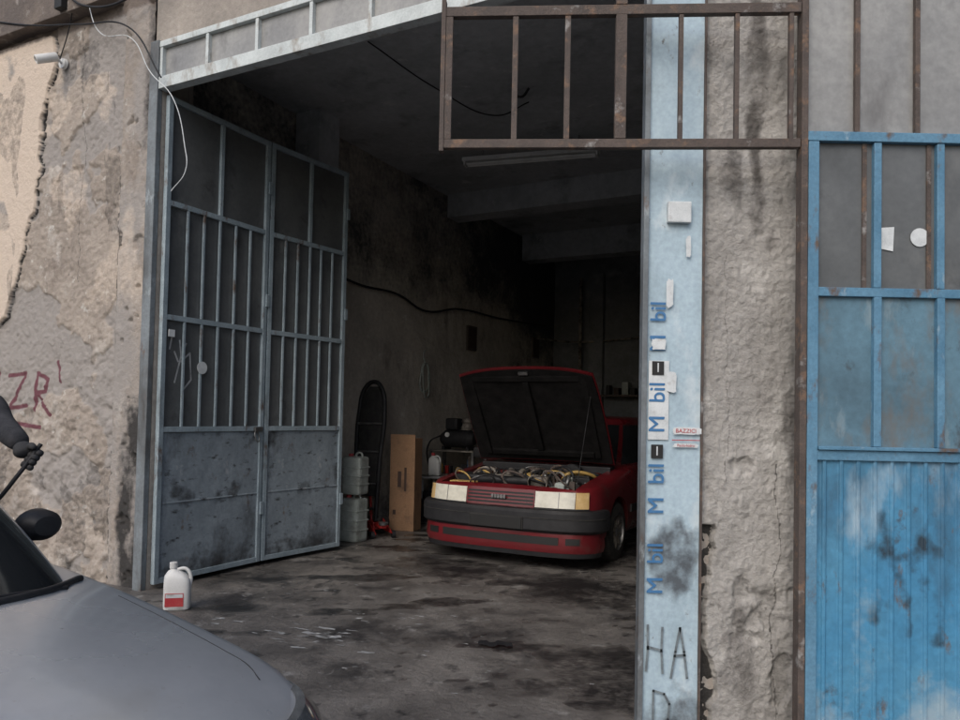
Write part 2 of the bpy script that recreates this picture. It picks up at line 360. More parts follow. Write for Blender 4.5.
for i,(z) in enumerate((1.93,1.55,1.17,.80)):
    text('lettering_%d'%i,'M  bil',.105,.832,z,YS-.002,m_ink,K)
    if i==1: box('sticker_base_%d'%i,(.79,.885),(YS,YS+.003),(z-.15,z+.22),m_paper,K)
for i,z in enumerate((1.735,1.345)):
    box('black_square_%d'%i,(.805,.86),(YS-.004,YS),(z-.032,z+.032),m_inkk,K)
    text('digit_%d'%i,'1',.062,.832,z,YS-.006,m_paper,K,False,False)
for i,(x0,x1,z0,z1) in enumerate(((.865,.90,2.02,2.16),(.80,.87,1.82,1.875),(.87,.92,1.62,1.72),(.90,1.03,1.365,1.385),(.90,1.035,1.425,1.46),(.955,.98,2.26,2.36))):
    n=22;V=[((x0+x1)/2,YS-.007,(z0+z1)/2)]
    for k in range(n):
        a=2*math.pi*k/n; rr=random.uniform(.82,1.08); c=math.cos(a); s_=math.sin(a)
        V.append(((x0+x1)/2+rr*(x1-x0)/2*math.copysign(abs(c)**.35,c),YS-.007,(z0+z1)/2+rr*(z1-z0)/2*math.copysign(abs(s_)**.35,s_)))
    mesh_obj('torn_paper_%d'%i,V,[(0,k+1,(k+1)%n+1) for k in range(n)],m_paper,K)
text('small_print','BAZZICI',.026,.965,1.443,YS-.01,m_inkr,K,False,False)
text('small_print_b','Paula-hidro',.018,.965,1.375,YS-.01,m_inkr,K,False,False)
box('red_line',(.90,1.03),(YS-.010,YS-.008),(1.398,1.402),m_inkr,K)
box('switch_box',(.865,.975) ,(3.44,3.472),(2.42,2.52),m_paper,S,.006)
pf=lambda a,b:(a,3.464,b)
ribbon('spray_letters',[[(.795,.33),(.802,.43),(.80,.54)],[(.872,.32),(.865,.42),(.868,.53)],[(.80,.44),(.865,.425)],[(.91,.30),(.93,.42),(.95,.53),(.97,.42),(.985,.30)],[(.925,.40),(.975,.405)],[(.83,.06),(.83,.24),(.88,.225),(.905,.18),(.90,.11),(.83,.06)]],.011,m_spray,S,pf)
# ------------------------------------------------------------------ left folding garage door
def leaf(parent,name,length,loc,ang,hand):
    E=bpy.data.objects.new(name,None); link(E,parent); E.location=loc; E.rotation_euler=(0,0,ang)
    L=length; t=.045
    fr=lambda n,x,z,y=(-.022,.022),m=m_door,bev=.003: box(n,x,y,z,m,E,bev)
    fr('stile_a',(0,t),(.05,4.12)); fr('stile_b',(L-t,L),(.05,4.12))
    for i,z in enumerate((.05,1.30,2.24,3.20,4.075)):
        fr('rail_%d'%i,(t+.001,L-t-.001),(z,z+.045),(-.020,.020))
    fr('upper_mullion',(L/2-.018,L/2+.018),(3.246,4.074),(-.018,.018))
    n=6
    for i in range(1,n):
        x=t+(L-2*t)*i/n
        for k,(z0,z1) in enumerate(((1.346,2.239),(2.286,3.199))):
            j=random.uniform(-.006,.006)
            fr('bar_%d_%d'%(i,k),(x-.010+j,x+.010+j),(z0,z1),(-.020,.0),m_door,.002)
    box('panes',(t,L-t),(.008,.013),(1.346,4.074),m_glassd,E)
    def dso(a,b):
        v=.55*ss(fbm(a*1.6+hand,b*1.4,hand*3),.0,.35)*ss(b,.35,.7)+.5*ss(.35-b,0,.35)+.25*fbm(a*9,b*5,hand)
        return max(0,v)
    grid('lower_sheet',(t,-.004,.096),(1,0,0),(0,0,1),L-2*t,1.2,70,70,m_doorp,E,lambda a,b:.007*fbm(a*1.6,b*1.6,hand)+.002*fbm(a*9,b*9,hand),{'soot':dso},nrm=(0,-1,0))
    fr('lower_edge',(t+.002,L-t-.002),(.70,.712),(-.012,-.004),m_doorp)
    for i,z in enumerate((.5,2.5,3.6)): fr('hinge_%d'%i,(L-.02,L+.02),(z,z+.12),(-.034,-.01))
    return E
D=empty('garage_door')
a1=math.atan2(1.06,.57); a2=math.atan2(.88,.59)
l1=leaf(D,'door_leaf_a',1.18,(-2.66,6.12,0),a1,1)
l2=leaf(D,'door_leaf_b',1.06,(-2.66+1.20*math.cos(a1),6.12+1.20*math.sin(a1),0),a2,5)
lathe('round_sticker',[(0,0),(.055,0),(.055,.002),(0,.002)],m_paper,l1,20,'Z',(.42,-.024,1.86),(R(90),0,0))
ribbon('hand_drawing',[[(.16,1.72),(.22,1.95),(.20,2.08)],[(.22,1.95),(.27,2.06)],[(.22,1.90),(.31,1.98),(.33,1.75),(.25,1.66)],[(.1,2.0),(.12,2.1)],[(.15,1.98),(.19,1.9)]],.016,m_litter,l1,lambda a,b:(a,.006,b))
box('latch',(1.05,1.15),(-.05,-.02),(1.30,1.34),m_steel,l1,.004); tube('latch_ring',[(1.06,-.045,1.3),(1.04,-.06,1.24),(1.08,-.06,1.2),(1.1,-.045,1.26)],.006,m_steel,l1,True)
box('small_plate',(.06,.12),(-.03,-.023),(2.10,2.16),m_paper,l1)
# ------------------------------------------------------------------ blue gate + lattice
G=empty('blue_metal_gate')
YG=3.30
def gb(n,x,z,y=(-.02,.02),m=m_blue,bev=.003): return box(n,x,(YG+y[0],YG+y[1]),z,m,G,bev)
gb('outer_post',(1.415,1.445),(0,4.3),(-.03,.03),m_rust,.004)
gb('frame_post',(1.449,1.497),(0,2.755),(-.025,.025))
gb('frame_post_far',(2.62,2.66),(0,2.755),(-.025,.025))
gb('top_rail',(1.446,2.66),(2.757,2.80),(-.026,.026),m_blue)
gb('upper_rail',(1.498,2.618),(2.06,2.10)); gb('mid_rail',(1.498,2.618),(1.33,1.375)); gb('mid_rail_lip',(1.498,2.618),(1.376,1.392),(-.035,.01))
gb('bottom_rail',(1.498,2.618),(.04,.09))
for i in range(4):
    x=1.745+i*.282; gb('upright_%d'%i,(x,x+.034),(2.101,2.756)); gb('upright_low_%d'%i,(x,x+.034),(1.393,2.059),(-.024,.016))
box('upper_panes',(1.498,2.618),(YG+.004,YG+.010),(2.10,2.757),m_glassd,G)
box('sheet_row',(1.498,2.618),(YG+.002,YG+.008),(1.392,2.06),m_bgrime,G)
for i,x in enumerate((1.70,1.99,2.3)):
    box('inner_frame_%d'%i,(x,x+.02),(YG-.004,YG+.003),(2.101,2.755),m_rust,G)
gr=[[(.30,1.00),(.34,.80),(.38,.72),(.41,.60),(.42,.48)],[(.52,1.02),(.47,.84),(.41,.76)],[(.25,.86),(.36,.80),(.50,.86),(.60,.80)],[(.33,.66),(.28,.55)],[(.47,.7),(.55,.58),(.54,.45)]]
def rib(a,b): 
    p=(a%.075)/.075; return .012*(1-ss(abs(p-.5),.08,.16))+.002*fbm(a*4,b*2,5)
grid('ribbed_sheet',(1.498,YG,.09),(1,0,0),(0,0,1),1.12,1.24,400,100,m_bsheet,G,rib,
 {'graf':lambda a,b:max(0,(.44+.6*fbm(a*7,b*5,3))*(1-ss(dpoly(a,b+.0,gr),.0,.065+.05*fbm(a*6,b*6,8)))),'fade':lambda a,b:.5*ss(.5-b,0,.5)+.45*fbm(a*2.5,b*1.6,4)},nrm=(0,-1,0))
gb('top_frame',(1.446,2.66),(3.9,3.94),(-.02,.02),m_rust)
for i,x in enumerate((1.66,1.93,2.2,2.47)): gb('top_bar_%d'%i,(x,x+.022),(2.801,3.899),(-.018,.004),m_rust)
box('top_panes',(1.446,2.66),(YG+.008,YG+.014),(2.80,3.9),m_glassl,G)
lathe('round_sticker',[(0,0),(.042,0),(.042,.002),(0,.002)],m_paper,G,20,'Z',(1.96,YG-.0,2.335),(R(90),0,0))
mesh_obj('square_sticker',[(1.785,YG-.002,2.28),(1.84,YG-.002,2.27),(1.845,YG-.002,2.38),(1.785,YG-.002,2.375)],[(0,1,2,3)],m_paper,G)
T=empty('rusty_iron_lattice',(1.412,3.29,0),R(180)-math.atan2(-.10,1.61)*-1)
LL=1.605
def tb(n,x,z,y=(-.014,.014),bev=.003): return box(n,x,y,z,m_rust,T,bev)
tb('bottom_rail',(0,LL),(2.725,2.765),(-.018,.018))
tb('top_rail',(0,LL),(3.34,3.385),(-.018,.018))
tb('end_stile',(LL-.032,LL),(2.7655,3.339),(-.017,.017))
tb('end_stile_outer',(LL+.001,LL+.022),(2.71,3.42),(-.02,.02))
tb('mid_stile',(.775,.825),(2.7655,3.339),(-.021,.021)); tb('mid_stile_top',(.775,.825),(3.3855,3.75),(-.021,.021)); 
for i,x in enumerate((1.03,1.27)): tb('bar_%d'%i,(x,x+.026),(2.7655,3.339))
for i,x in enumerate((.03,.27,.52)): tb('bar_b_%d'%i,(x,x+.020),(2.7655,3.339))
# ------------------------------------------------------------------ CCTV + wires
Q=empty('security_camera',(P0[0]-1.33*math.cos(ALPHA),P0[1]+1.33*math.sin(ALPHA),4.62),-ALPHA)
lathe('housing',[(0,-.10),(.034,-.10),(.040,-.09),(.040,.08),(.033,.085),(.033,.06),(0,.06)],m_wplast,Q,20,'Z',(0,-.18,0),(R(115),0,R(-25)))
lathe('lens',[(0,0),(.028,0),(.028,.004),(0,.004)],m_black,Q,16,'Z',(0,-.18,-.0),(R(115),0,R(-25)))
lathe('base',[(0,0),(.05,0),(.045,.03),(0,.03)],m_wplast,Q,20,'Z',(0,-.0,.02),(R(90),0,0)); tube('arm',[(0,-.03,.02),(0,-.12,.06),(0,-.17,.02)],.012,m_wplast,Q)
WR=empty('overhead_wires',(P0[0],P0[1],0),-ALPHA)
tube('wire_1',[(-.9,-.1,5.1),(-.65,-.12,4.72),(-.3,-.1,4.62),(.0,-.12,4.25),(.25,-.1,4.0),(.38,-.08,3.6),(.40,-.08,3.4),(.24,-.08,3.25)],.004,m_paper,WR)
tube('wire_2',[(-1.25,-.15,6.0),(-1.1,-.16,5.2),(-.7,-.15,4.95),(.2,-.12,5.0),(1.5,-.12,4.9)],.010,m_black,WR)
tube('wire_3',[(-2.6,-.14,5.3),(-1.6,-.14,5.0),(-.9,-.14,4.85),(-.3,-.12,4.7),(.1,-.1,4.2)],.007,m_black,WR)
tube('wire_4',[(-1.33,-.05,4.66),(-1.2,-.06,4.9),(-1.0,-.14,5.15)],.005,m_black,WR)
box('junction_box',(-1.22,-1.12),(-.19,-.13),(5.04,5.16),m_inkk,WR,.005)
FX=empty('fluorescent_lamp_fixture',(.55,8.95,4.62),-R(16))
box('tray',(-.85,.85),(-.07,.07),(.03,.08),m_wplast,FX,.006); 
for s in(-.035,.035): tube('tube%d'%(s*1000),[(-.8,s,.0),(.8,s,.0)],.018,m_wplast,FX)
for s in(-.83,.81): box('end%d'%(s*100),(s,s+.02),(-.055,.055),(-.02,.03),m_wplast,FX)
for s in(-.6,.6): tube('hanger%d'%(s*10),[(s,0,.08),(s,0,.27)],.006,m_steel,FX)
# ------------------------------------------------------------------ CAR tools
def cr(tab,x,k):
    n=len(tab)
    if x<=tab[0][0]: return tab[0][k]
    if x>=tab[-1][0]: return tab[-1][k]
    for i in range(n-1):
        if x<=tab[i+1][0]:
            x0,x1=tab[i][0],tab[i+1][0]; t=(x-x0)/(x1-x0); p1,p2=tab[i][k],tab[i+1][k]
            m1=(p2-tab[i-1][k])/(x1-tab[i-1][0])*(x1-x0) if i>0 else p2-p1
            m2=(tab[i+2][k]-p1)/(tab[i+2][0]-x0)*(x1-x0) if i<n-2 else p2-p1
            return (2*t**3-3*t*t+1)*p1+(t**3-2*t*t+t)*m1+(-2*t**3+3*t*t)*p2+(t**3-t*t)*m2
class Car:
    def __init__(s,E,tab,length,n,yc,rake,paint,ycr=.35):
        s.E=E;s.tab=tab;s.L=length;s.n=n;s.yc=yc;s.rake=rake;s.paint=paint;s.ycr=ycr
    def fac(s,y):
        f=1
        if y<s.yc: f=(1-(1-y/s.yc)**s.n)**(1/s.n)
        yr=s.L-y
        if yr<s.ycr: f=min(f,(1-(1-yr/s.ycr)**s.n)**(1/s.n))
        return f
    def rk(s,y,z): return s.rake*max(0,(z-.42)/.3)**1.6*max(0,1-y/.8)
    def top(s,x,y):
        hw=cr(s.tab,y,1)*s.fac(y); zt=cr(s.tab,y,3);c=cr(s.tab,y,4); q=min(1,abs(x)/(hw*.9+1e-6)); return zt+c*(1-q**2.4)
    def prof(s,y):
        hw=cr(s.tab,y,1)*s.fac(y);zb=cr(s.tab,y,2);zt=cr(s.tab,y,3);c=cr(s.tab,y,4);h=zt-zb
        P=[(0,zb),(.5,zb),(.80,zb),(.93,zb+.04),(.975,zb+.10),(.99,zb+h*.3),(1.,zb+h*.45),(1.,zb+h*.6),(.992,zb+h*.75),(.975,zt-.075),(.955,zt-.03),(.93,zt-.008)]
        for q in (.9,.84,.76,.66,.55,.42,.28,.14,0): P.append((q,zt+c*(1-(q/.9)**2.4)))
        return [(a*hw,z) for a,z in P]
    def body(s,cuts,dark):
        ys=[.0006,.003,.008,.02,.04,.07,.11,.16,.22,.3,.38,.46]
        y=.54
        while y<s.L-.5: ys.append(y); y+=.08
        ys+= [s.L-q for q in (.46,.38,.3,.22,.16,.11,.07,.04,.02,.008,.003,.0006)]
        V=[];F=[];n=None
        for y in ys:
            p=s.prof(y); ring=[(x,z) for x,z in p]+[(-x,z) for x,z in p[-2:0:-1]]
            n=len(ring)
            V+=[(x,y+s.rk(y,z),z) for x,z in ring]
        for j in range(len(ys)-1):
            for i in range(n):
                F.append((j*n+i,j*n+(i+1)%n,(j+1)*n+(i+1)%n,(j+1)*n+i))
        F.append(tuple(range(n))); F.append(tuple((len(ys)-1)*n+i for i in range(n)))
        o=mesh_obj('body_shell',V,F,[s.paint,dark],s.E,True,40)
        cs=[]
        for c in cuts:
            if c[0]=='cyl':
                _,x,y,z,r=c; bm=bmesh.new(); bmesh.ops.create_cone(bm,cap_ends=True,segments=40,radius1=r,radius2=r,depth=.34)
                me=bpy.data.meshes.new('c');bm.to_mesh(me);bm.free(); co=bpy.data.objects.new('c',me); link(co)
                co.matrix_world=Matrix.Translation((x,y,z))@Matrix.Rotation(R(90),4,'Y')
            else:
                _,x0,x1,y0,y1,z0,z1=c; co=box('c',(x0,x1),(y0,y1),(z0,z1),dark)
            cs.append((co,c))
        par=o.parent;o.parent=None
        bpy.context.view_layer.update()
        for co,_ in cs:
            md=o.modifiers.new('b','BOOLEAN'); md.operation='DIFFERENCE'; md.object=co; md.solver='EXACT'
        bpy.context.view_layer.update()
        dg=bpy.context.evaluated_depsgraph_get()
        me=bpy.data.meshes.new_from_object(o.evaluated_get(dg)); o.modifiers.clear(); o.data=me; o.parent=par
        while len(me.materials)<2: me.materials.append(dark)
        me.materials[0]=s.paint; me.materials[1]=dark
        for f in me.polygons:
            c=f.center; f.material_index=0
            for _,k in cs:
                if k[0]=='cyl' and math.hypot(c.y-k[2],c.z-k[3])<k[4]+.004 and abs(c.x)<abs(k[1])+.16 and (abs(f.normal.x)>.9 and abs(c.x)<abs(k[1])-.1 or abs(math.hypot(c.y-k[2],c.z-k[3])-k[4])<.02 and abs(f.normal.x)<.3): f.material_index=1
                if k[0]=='box' and k[1]-.004<c.x<k[2]+.004 and k[3]-.004<c.y<k[4]+.004 and k[5]-.004<c.z<k[6] : f.material_index=1
        me.shade_smooth(); me.set_sharp_from_angle(angle=R(32))
        for co,_ in cs: bpy.data.objects.remove(co)
        return o
    def strip(s,name,a0,a1,prof,m,hw=None,seg=36,taper=0.):
        hw=hw or s.tab[0][1]
        V=[];F=[];k=len(prof)
        for i in range(seg+1):
            a=R(a0+(a1-a0)*i/seg); sx=1 if a>=0 else -1; A=abs(a); e=2/s.n
            x=hw*math.sin(A)**e; y=s.yc*(1-max(0,math.cos(A))**e)
            nx=(x/hw)**(s.n-1)/hw; ny=-((s.yc-y)/s.yc)**(s.n-1)/s.yc; l=math.hypot(nx,ny); nx/=l;ny/=l
            for o_,z in prof:
                zz=z if taper==0 else (prof[-1][1]+(z-prof[-1][1])*(1-taper*i/seg))
                V.append((sx*(x+nx*o_),y+ny*o_+s.rk(y,zz),zz))
        for i in range(seg):
            for j in range(k): F.append((i*k+j,i*k+(j+1)%k,(i+1)*k+(j+1)%k,(i+1)*k+j))
        F.append(tuple(range(k)));F.append(tuple(seg*k+j for j in range(k)))
        return mesh_obj(name,V,F,m,s.E,True,30)
    def green(s,zb,zt,yf0,yf1,yr0,yr1,w0,w1,bp=None,n=5):
        V=[];F=[];mi=[];K=96;lv=[];
        for k in range(15): lv.append((k/14,1.,0))
        for sc,dz in ((.985,.022),(.95,.040),(.85,.055),(.6,.068),(.3,.073),(.02,.075)): lv.append((1.,sc,dz))
        for (q,sc,dz) in lv:
            f0=yf0+(yf1-yf0)*q; r0=yr0+(yr1-yr0)*q; hw=(w0+(w1-w0)*q**1.15)*sc; yc=(f0+r0)/2; hl=(r0-f0)/2*sc; z=zb+(zt-zb)*(q**.92)+dz
            for i in range(K):
                a=2*math.pi*i/K; c=math.cos(a);sn=math.sin(a)
                V.append((hw*math.copysign(abs(c)**(2/n),c),yc+hl*math.copysign(abs(sn)**(2/n),sn),z))
        for j in range(len(lv)-1):
            for i in range(K):
                F.append((j*K+i,j*K+(i+1)%K,(j+1)*K+(i+1)%K,(j+1)*K+i))
                a=(360*(i+.5)/K)
                d=min(abs(((a-45)%90)),90-abs(((a-45)%90)))
                pil=d<4.5 or min(a,360-a)<2.2 or abs(a-180)<2.2
                mi.append(1 if (j<13 and not pil) else 0)
        F.append(tuple((len(lv)-1)*K+i for i in range(K))); mi.append(0)
        me=bpy.data.meshes.new('greenhouse'); me.from_pydata(V,[],F); me.materials.append(s.paint); me.materials.append(m_cglass)
        for p,x in zip(me.polygons,mi): p.material_index=x
        me.shade_smooth(); return link(bpy.data.objects.new('greenhouse',me),s.E)
    def wheel(s,name,x,y,r):
        sg=1 if x>0 else -1
        w=.19
        lathe(name+'_tyre',[(r*.60,-w/2),(r*.80,-w/2),(r*.95,-w/2+.012),(r,-w/2+.035),(r,w/2-.035),(r*.95,w/2-.012),(r*.80,w/2),(r*.62,w/2),(r*.60,w/2-.03),(r*.60,-w/2)],m_rubber,s.E,40,'X',(x,y,r))
        lathe(name+'_rim',[(r*.61,w/2*sg),(r*.60,(w/2-.02)*sg),(r*.5,(w/2-.05)*sg),(r*.2,(w/2-.035)*sg),(r*.12,(w/2-.01)*sg),(0,(w/2-.01)*sg)],m_steel,s.E,32,'X',(x,y,r))
        for k in range(10):
            a=2*math.pi*k/10
            b=box(name+'_spoke%d'%k,(-.006,.012),(-.018,.018),(r*.15,r*.58),m_alum,s.E,.004); b.matrix_local=Matrix.Translation((x+sg*(w/2-.028),y,r))@Matrix.Rotation(a,4,'X')
# ------------------------------------------------------------------ red car
RC=empty('red_sedan_car',(.215,7.42,0),-ALPHA); RC.scale=(1.085,1.03,1.03)
rt=[(0,.84,.24,.735,.012),(.1,.865,.21,.765,.018),(.4,.885,.20,.80,.03),(1.2,.89,.20,.885,.04),(1.5,.89,.20,.93,.03),(3.6,.89,.22,.97,.03),(4.2,.87,.24,.95,.03),(4.55,.83,.30,.90,.02)]
rc=Car(RC,rt,4.55,3.4,.42,.03,m_redp)
cuts=[('box',-.69,.69,.13,1.12,.40,1.3)]
for y in(.86,3.45):
    for sx in(-1,1): cuts.append(('cyl',sx*.80,y,.31,.345))
rc.body(cuts,m_redd)
rc.green(.90,1.40,1.28,2.02,4.05,3.45,.80,.62)
for i,y in enumerate((.86,3.45)):
    for sx in(-1,1): rc.wheel('wheel_%d%s'%(i,'r' if sx>0 else 'l'),sx*.79,y,.30)
rc.strip('front_bumper',-88,88,[(0,.36),(.05,.365),(.075,.39),(.075,.545),(.06,.572),(0,.576)],m_black,.872)
rc.strip('bumper_groove',-80,80,[(.076,.495),(.080,.495),(.080,.503),(.076,.503)],m_rubber,.872)
rc.strip('lower_spoiler',-86,86,[(0,.20),(.030,.18),(.045,.23),(.035,.36),(0,.36)],m_redp,.868)
rc.strip('spoiler_slot',-30,30,[(.025,.255),(.047,.255),(.046,.325),(.025,.325)],m_inkk,.868,12)
for sx in(-1,1): rc.strip('spoiler_side_slot%d'%sx,sx*36,sx*50,[(.025,.26),(.047,.26),(.046,.32),(.025,.32)],m_inkk,.868,8)
rc.strip('air_dam',-84,84,[(0,.135),(.02,.135),(.028,.185),(0,.185)],m_black,.868)
for sx in(-1,1):
    e1=45 if sx>0 else 50
    rc.strip('headlamp%d'%sx,sx*12.6,sx*e1,[(0,.592),(.018,.592),(.014,.742),(0,.742)],m_lens,.86,14)
    rc.strip('indicator%d'%sx,sx*(e1+.5),sx*62,[(0,.592),(.020,.592),(.012,.742),(0,.742)],m_amber,.862,10)
    rc.strip('lamp_bezel%d'%sx,sx*12,sx*63,[(0,.577),(.022,.577),(.022,.590),(0,.590)],m_black,.862,14)
    rc.strip('lamp_divider%d'%sx,sx*29,sx*29.6,[(.014,.594),(.020,.594),(.016,.74),(.010,.74)],m_steel,.86,2)
rc.strip('grille_frame',-12.3,12.3,[(0,.585),(.012,.585),(.012,.75),(0,.75)],m_redp,.86,12)
for k in range(4):
    z=.605+k*.033; rc.strip('grille_slot_%d'%k,-11.5,11.5,[(.005,z),(.0145,z),(.0145,z+.016),(.005,z+.016)],m_inkk,.86,12)
for k in range(5):
    box('badge_%d'%k,(-.075+k*.03,-.052+k*.03),(-.022,-.014),(.655,.69),m_steel,RC,.001)
box('number_plate',(-.26,.26),(-.092,-.080),(.385,.495),m_inkk,RC,.004)
box('plate_frame',(-.27,.27),(-.080,-.072),(.38,.503),m_rubber,RC,.004)
for sx in(-1,1): box('side_rub_strip%d'%sx,(sx*.895-.012,sx*.895+.012),(1.25,3.05),(.46,.54),m_black,RC,.004)
for sx in(-1,1): 
    box('door_mirror%d'%sx,(sx*.98-.09,sx*.98+.09),(1.55,1.66),(.93,1.06),m_black,RC,.03)
box('slam_panel',(-.68,.68),(.09,.17),(.70,.745),m_redd,RC,.008)
box('radiator',(-.42,.30),(.20,.25),(.42,.72),m_inkk,RC,.005)
def cyl(n,r,l,loc,rot,m): return lathe(n,[(0,-l/2),(r*.9,-l/2),(r,-l/2+.01),(r,l/2-.01),(r*.9,l/2),(0,l/2)],m,RC,20,'Z',loc,rot)
box('engine_block',(-.30,.34),(.36,.72),(.42,.74),m_alum,RC,.02)
box('cam_cover',(-.26,.30),(.42,.60),(.74,.84),m_alum,RC,.02)
for k in range(4): tube('ignition_lead_%d'%k,[(-.2+k*.13,.5,.84),(-.15+k*.13,.45,.90),(.0+k*.06,.34,.86),(.36,.40,.76)],.010,m_black,RC)
for k in range(4): tube('intake_runner_%d'%k,[(-.2+k*.13,.60,.80),(-.2+k*.13,.70,.87),(-.2+k*.13,.82,.80)],.026,m_alum,RC)
box('air_box',(-.64,-.36),(.32,.60),(.60,.84),m_black,RC,.03)
box('battery',(.40,.63),(.72,.90),(.58,.83),m_black,RC,.01); box('battery_top',(.41,.62),(.73,.89),(.831,.85),m_rubber,RC,.006)
box('coolant_tank',(.42,.62),(.30,.44),(.62,.81),m_canis,RC,.03); cyl('coolant_cap',.03,.04,(.5,.38,.83),(0,0,0),m_black)
cyl('washer_cap',.03,.04,(-.55,.80,.83),(0,0,0),m_ink); box('washer_tank',(-.64,-.45),(.70,.92),(.55,.81),m_canis,RC,.03)
for sx in(-1,1): cyl('strut_top%d'%sx,.09,.05,(sx*.57,.98 if sx<0 else 1.0,.84),(0,0,0),m_redd)
cyl('alternator',.07,.14,(.36,.56,.68),(0,R(90),0),m_steel); cyl('air_duct',.045,.5,(-.10,.3,.80),(0,R(90),R(8)),m_black)
box('yellow_bracket',(-.64,-.34),(.20,.31),(.74,.775),m_yel,RC,.01); cyl('oil_filler_cap',.035,.03,(.1,.5,.86),(0,0,0),m_yel)
cyl('brake_servo',.11,.10,(.35,1.02,.84),(R(90),0,0),m_black)
for k in range(40):
    x0=random.uniform(-.6,.5);y0=random.uniform(.25,.95)
    tube('hose_%d'%k,[(x0,y0,.70),(x0+random.uniform(-.1,.1),y0+random.uniform(-.1,.1),.84+random.uniform(-.03,.05)),(x0+random.uniform(-.25,.25),y0+random.uniform(-.2,.2),.82),(x0+random.uniform(-.3,.3),min(1.05,y0+.2),.66)],random.choice((.006,.008,.012,.018)),random.choice((m_black,m_steel,m_alum,m_rust,m_black,m_yel)),RC)
for k in range(44):
    x0=random.uniform(-.6,.60);y0=random.uniform(.22,.95);w=random.uniform(.012,.045)
    box('bay_part_%d'%k,(x0,x0+w*1.5),(y0,y0+w),(.6,random.uniform(.74,.86)),random.choice((m_black,m_alum,m_steel,m_rust,m_alum,m_canis)),RC,.004)
box('cowl',(-.72,.72),(1.1,1.26),(.84,.925),m_black,RC,.01)
HD=bpy.data.objects.new('hood',None); link(HD,RC); HD.location=(0,1.14,.95); HD.rotation_euler=(-R(57),0,0)
def hood_sheet(name,w,l0,l1,off,th,m,cr_=.03):
    V=[];F=[];nx=16;ny=14
    for s_ in(0,1):
        for j in range(ny+1):
            y=-(l0+(l1-l0)*j/ny)
            for i in range(nx+1):
                q=-1+2*i/nx; ww=w*(1-.05*(j/ny)**3); yy=y+ (.07*abs(q)**3*(j/ny)**2)
                V.append((q*ww,yy,off+cr_*(1-q*q)+(-.03*(j/ny)**4)+(th if s_ else 0)))
    n1=(nx+1)*(ny+1)
    for j in range(ny):
        for i in range(nx):
            k=j*(nx+1)+i; F.append((k,k+1,k+nx+2,k+nx+1)); F.append((n1+k,n1+k+1,n1+k+nx+2,n1+k+nx+1))
    ed=[i for i in range(nx+1)]+[j*(nx+1)+nx for j in range(1,ny+1)]+[ny*(nx+1)+i for i in range(nx-1,-1,-1)]+[j*(nx+1) for j in range(ny-1,0,-1)]
    for a,b in zip(ed,ed[1:]+ed[:1]): F.append((a,b,n1+b,n1+a))
    return mesh_obj(name,V,F,m,HD,True,40)
hood_sheet('outer_skin',.755,0,1.2,0,.016,m_redp)
hood_sheet('insulation_pad',.745,.02,1.175,-.014,.012,m_pad)
for k,(x0,x1,y0,y1) in enumerate(((-.64,-.58,-1.1,-.1),(.58,.64,-1.1,-.1),(-.57,.57,-1.1,-1.04),(-.57,.57,-.16,-.10),(-.03,.03,-1.03,-.17))):
    box('stiffener_%d'%k,(x0,x1),(y0,y1),(-.03,.01),m_pad,HD,.006)
box('latch',(-.05,.05),(-1.15,-1.12),(-.035,.0),m_steel,HD,.004)
tube('prop_rod',[(.66,.25,.76),(.66,.62,1.66)],.004,m_black,RC)
# ------------------------------------------------------------------ silver car
SC=empty('silver_hatchback_car',(-.585,1.29,0.025),R(62.5))
st=[(0,.86,.24,.58,.03),(.15,.87,.21,.645,.055),(.4,.88,.19,.725,.08),(.8,.885,.19,.80,.095),(1.2,.89,.19,.865,.095),(1.6,.89,.19,.91,.06),(3.5,.89,.2,.95,.04),(4.1,.87,.22,.95,.04),(4.35,.84,.3,.88,.03)]
sc=Car(SC,st,4.35,2.9,.55,.06,m_silver)
cuts=[]
for y in(.88,3.45):
    for sx in(-1,1): cuts.append(('cyl',sx*.80,y,.32,.36))
sc.body(cuts,m_black)
sc.green(.86,1.46,1.0,1.80,4.05,3.55,.81,.60,n=4.6)
for i,y in enumerate((.88,3.45)):
    for sx in(-1,1): sc.wheel('wheel_%d%s'%(i,'r' if sx>0 else 'l'),sx*.79,y,.315)
for sx in(-1,1):
    sc.strip('headlamp%d'%sx,sx*30,sx*78,[(-.03,.50),(.010,.50),(.013,.57),(-.002,.65),(-.035,.690),(-.06,.69)],m_lensd,.865,22)
    sc.strip('headlamp_inner%d'%sx,sx*38,sx*50,[(.008,.53),(.016,.53),(.012,.60),(.006,.60)],m_lens,.865,8)
    pts=[(sx*lerp_tab(y,[(.2,.62),(.4,.73),(1.3,.77)]),y) for y in [.34+k*.09 for k in range(9)]]
    tube('shut_line%d'%sx,[(x,y+sc.rk(y,sc.top(x,y)),sc.top(x,y)-.001) for x,y in pts],.0022,m_inkk,SC)
    E2=bpy.data.objects.new('mirror_%d'%sx,None); link(E2,SC); E2.location=(sx*.95,1.80,1.00)
    lathe('mirror_shell',[(0,-.06),(.045,-.055),(.070,-.02),(.076,.03),(.072,.04),(0,.04)],m_silver if sx<0 else m_black,E2,24,'Z',(0,0,0),(R(-90),0,0)).scale=(1.15,.85,.9)
    lathe('mirror_glass',[(0,0),(.066,0),(.066,.004),(0,.004)],m_cglass,E2,24,'Z',(0,.042,0),(R(-90),0,0)).scale=(1.15,.85,1)
    tube('mirror_arm',[(-sx*.04,0,-.03),(-sx*.14,.02,-.06)],.02,m_black,E2)
sc.strip('grille_upper',-22,22,[(0,.50),(.012,.50),(.008,.59),(0,.59)],m_black,.86,12)
sc.strip('grille_lower',-40,40,[(0,.27),(.012,.27),(.012,.38),(0,.38)],m_black,.86,16)
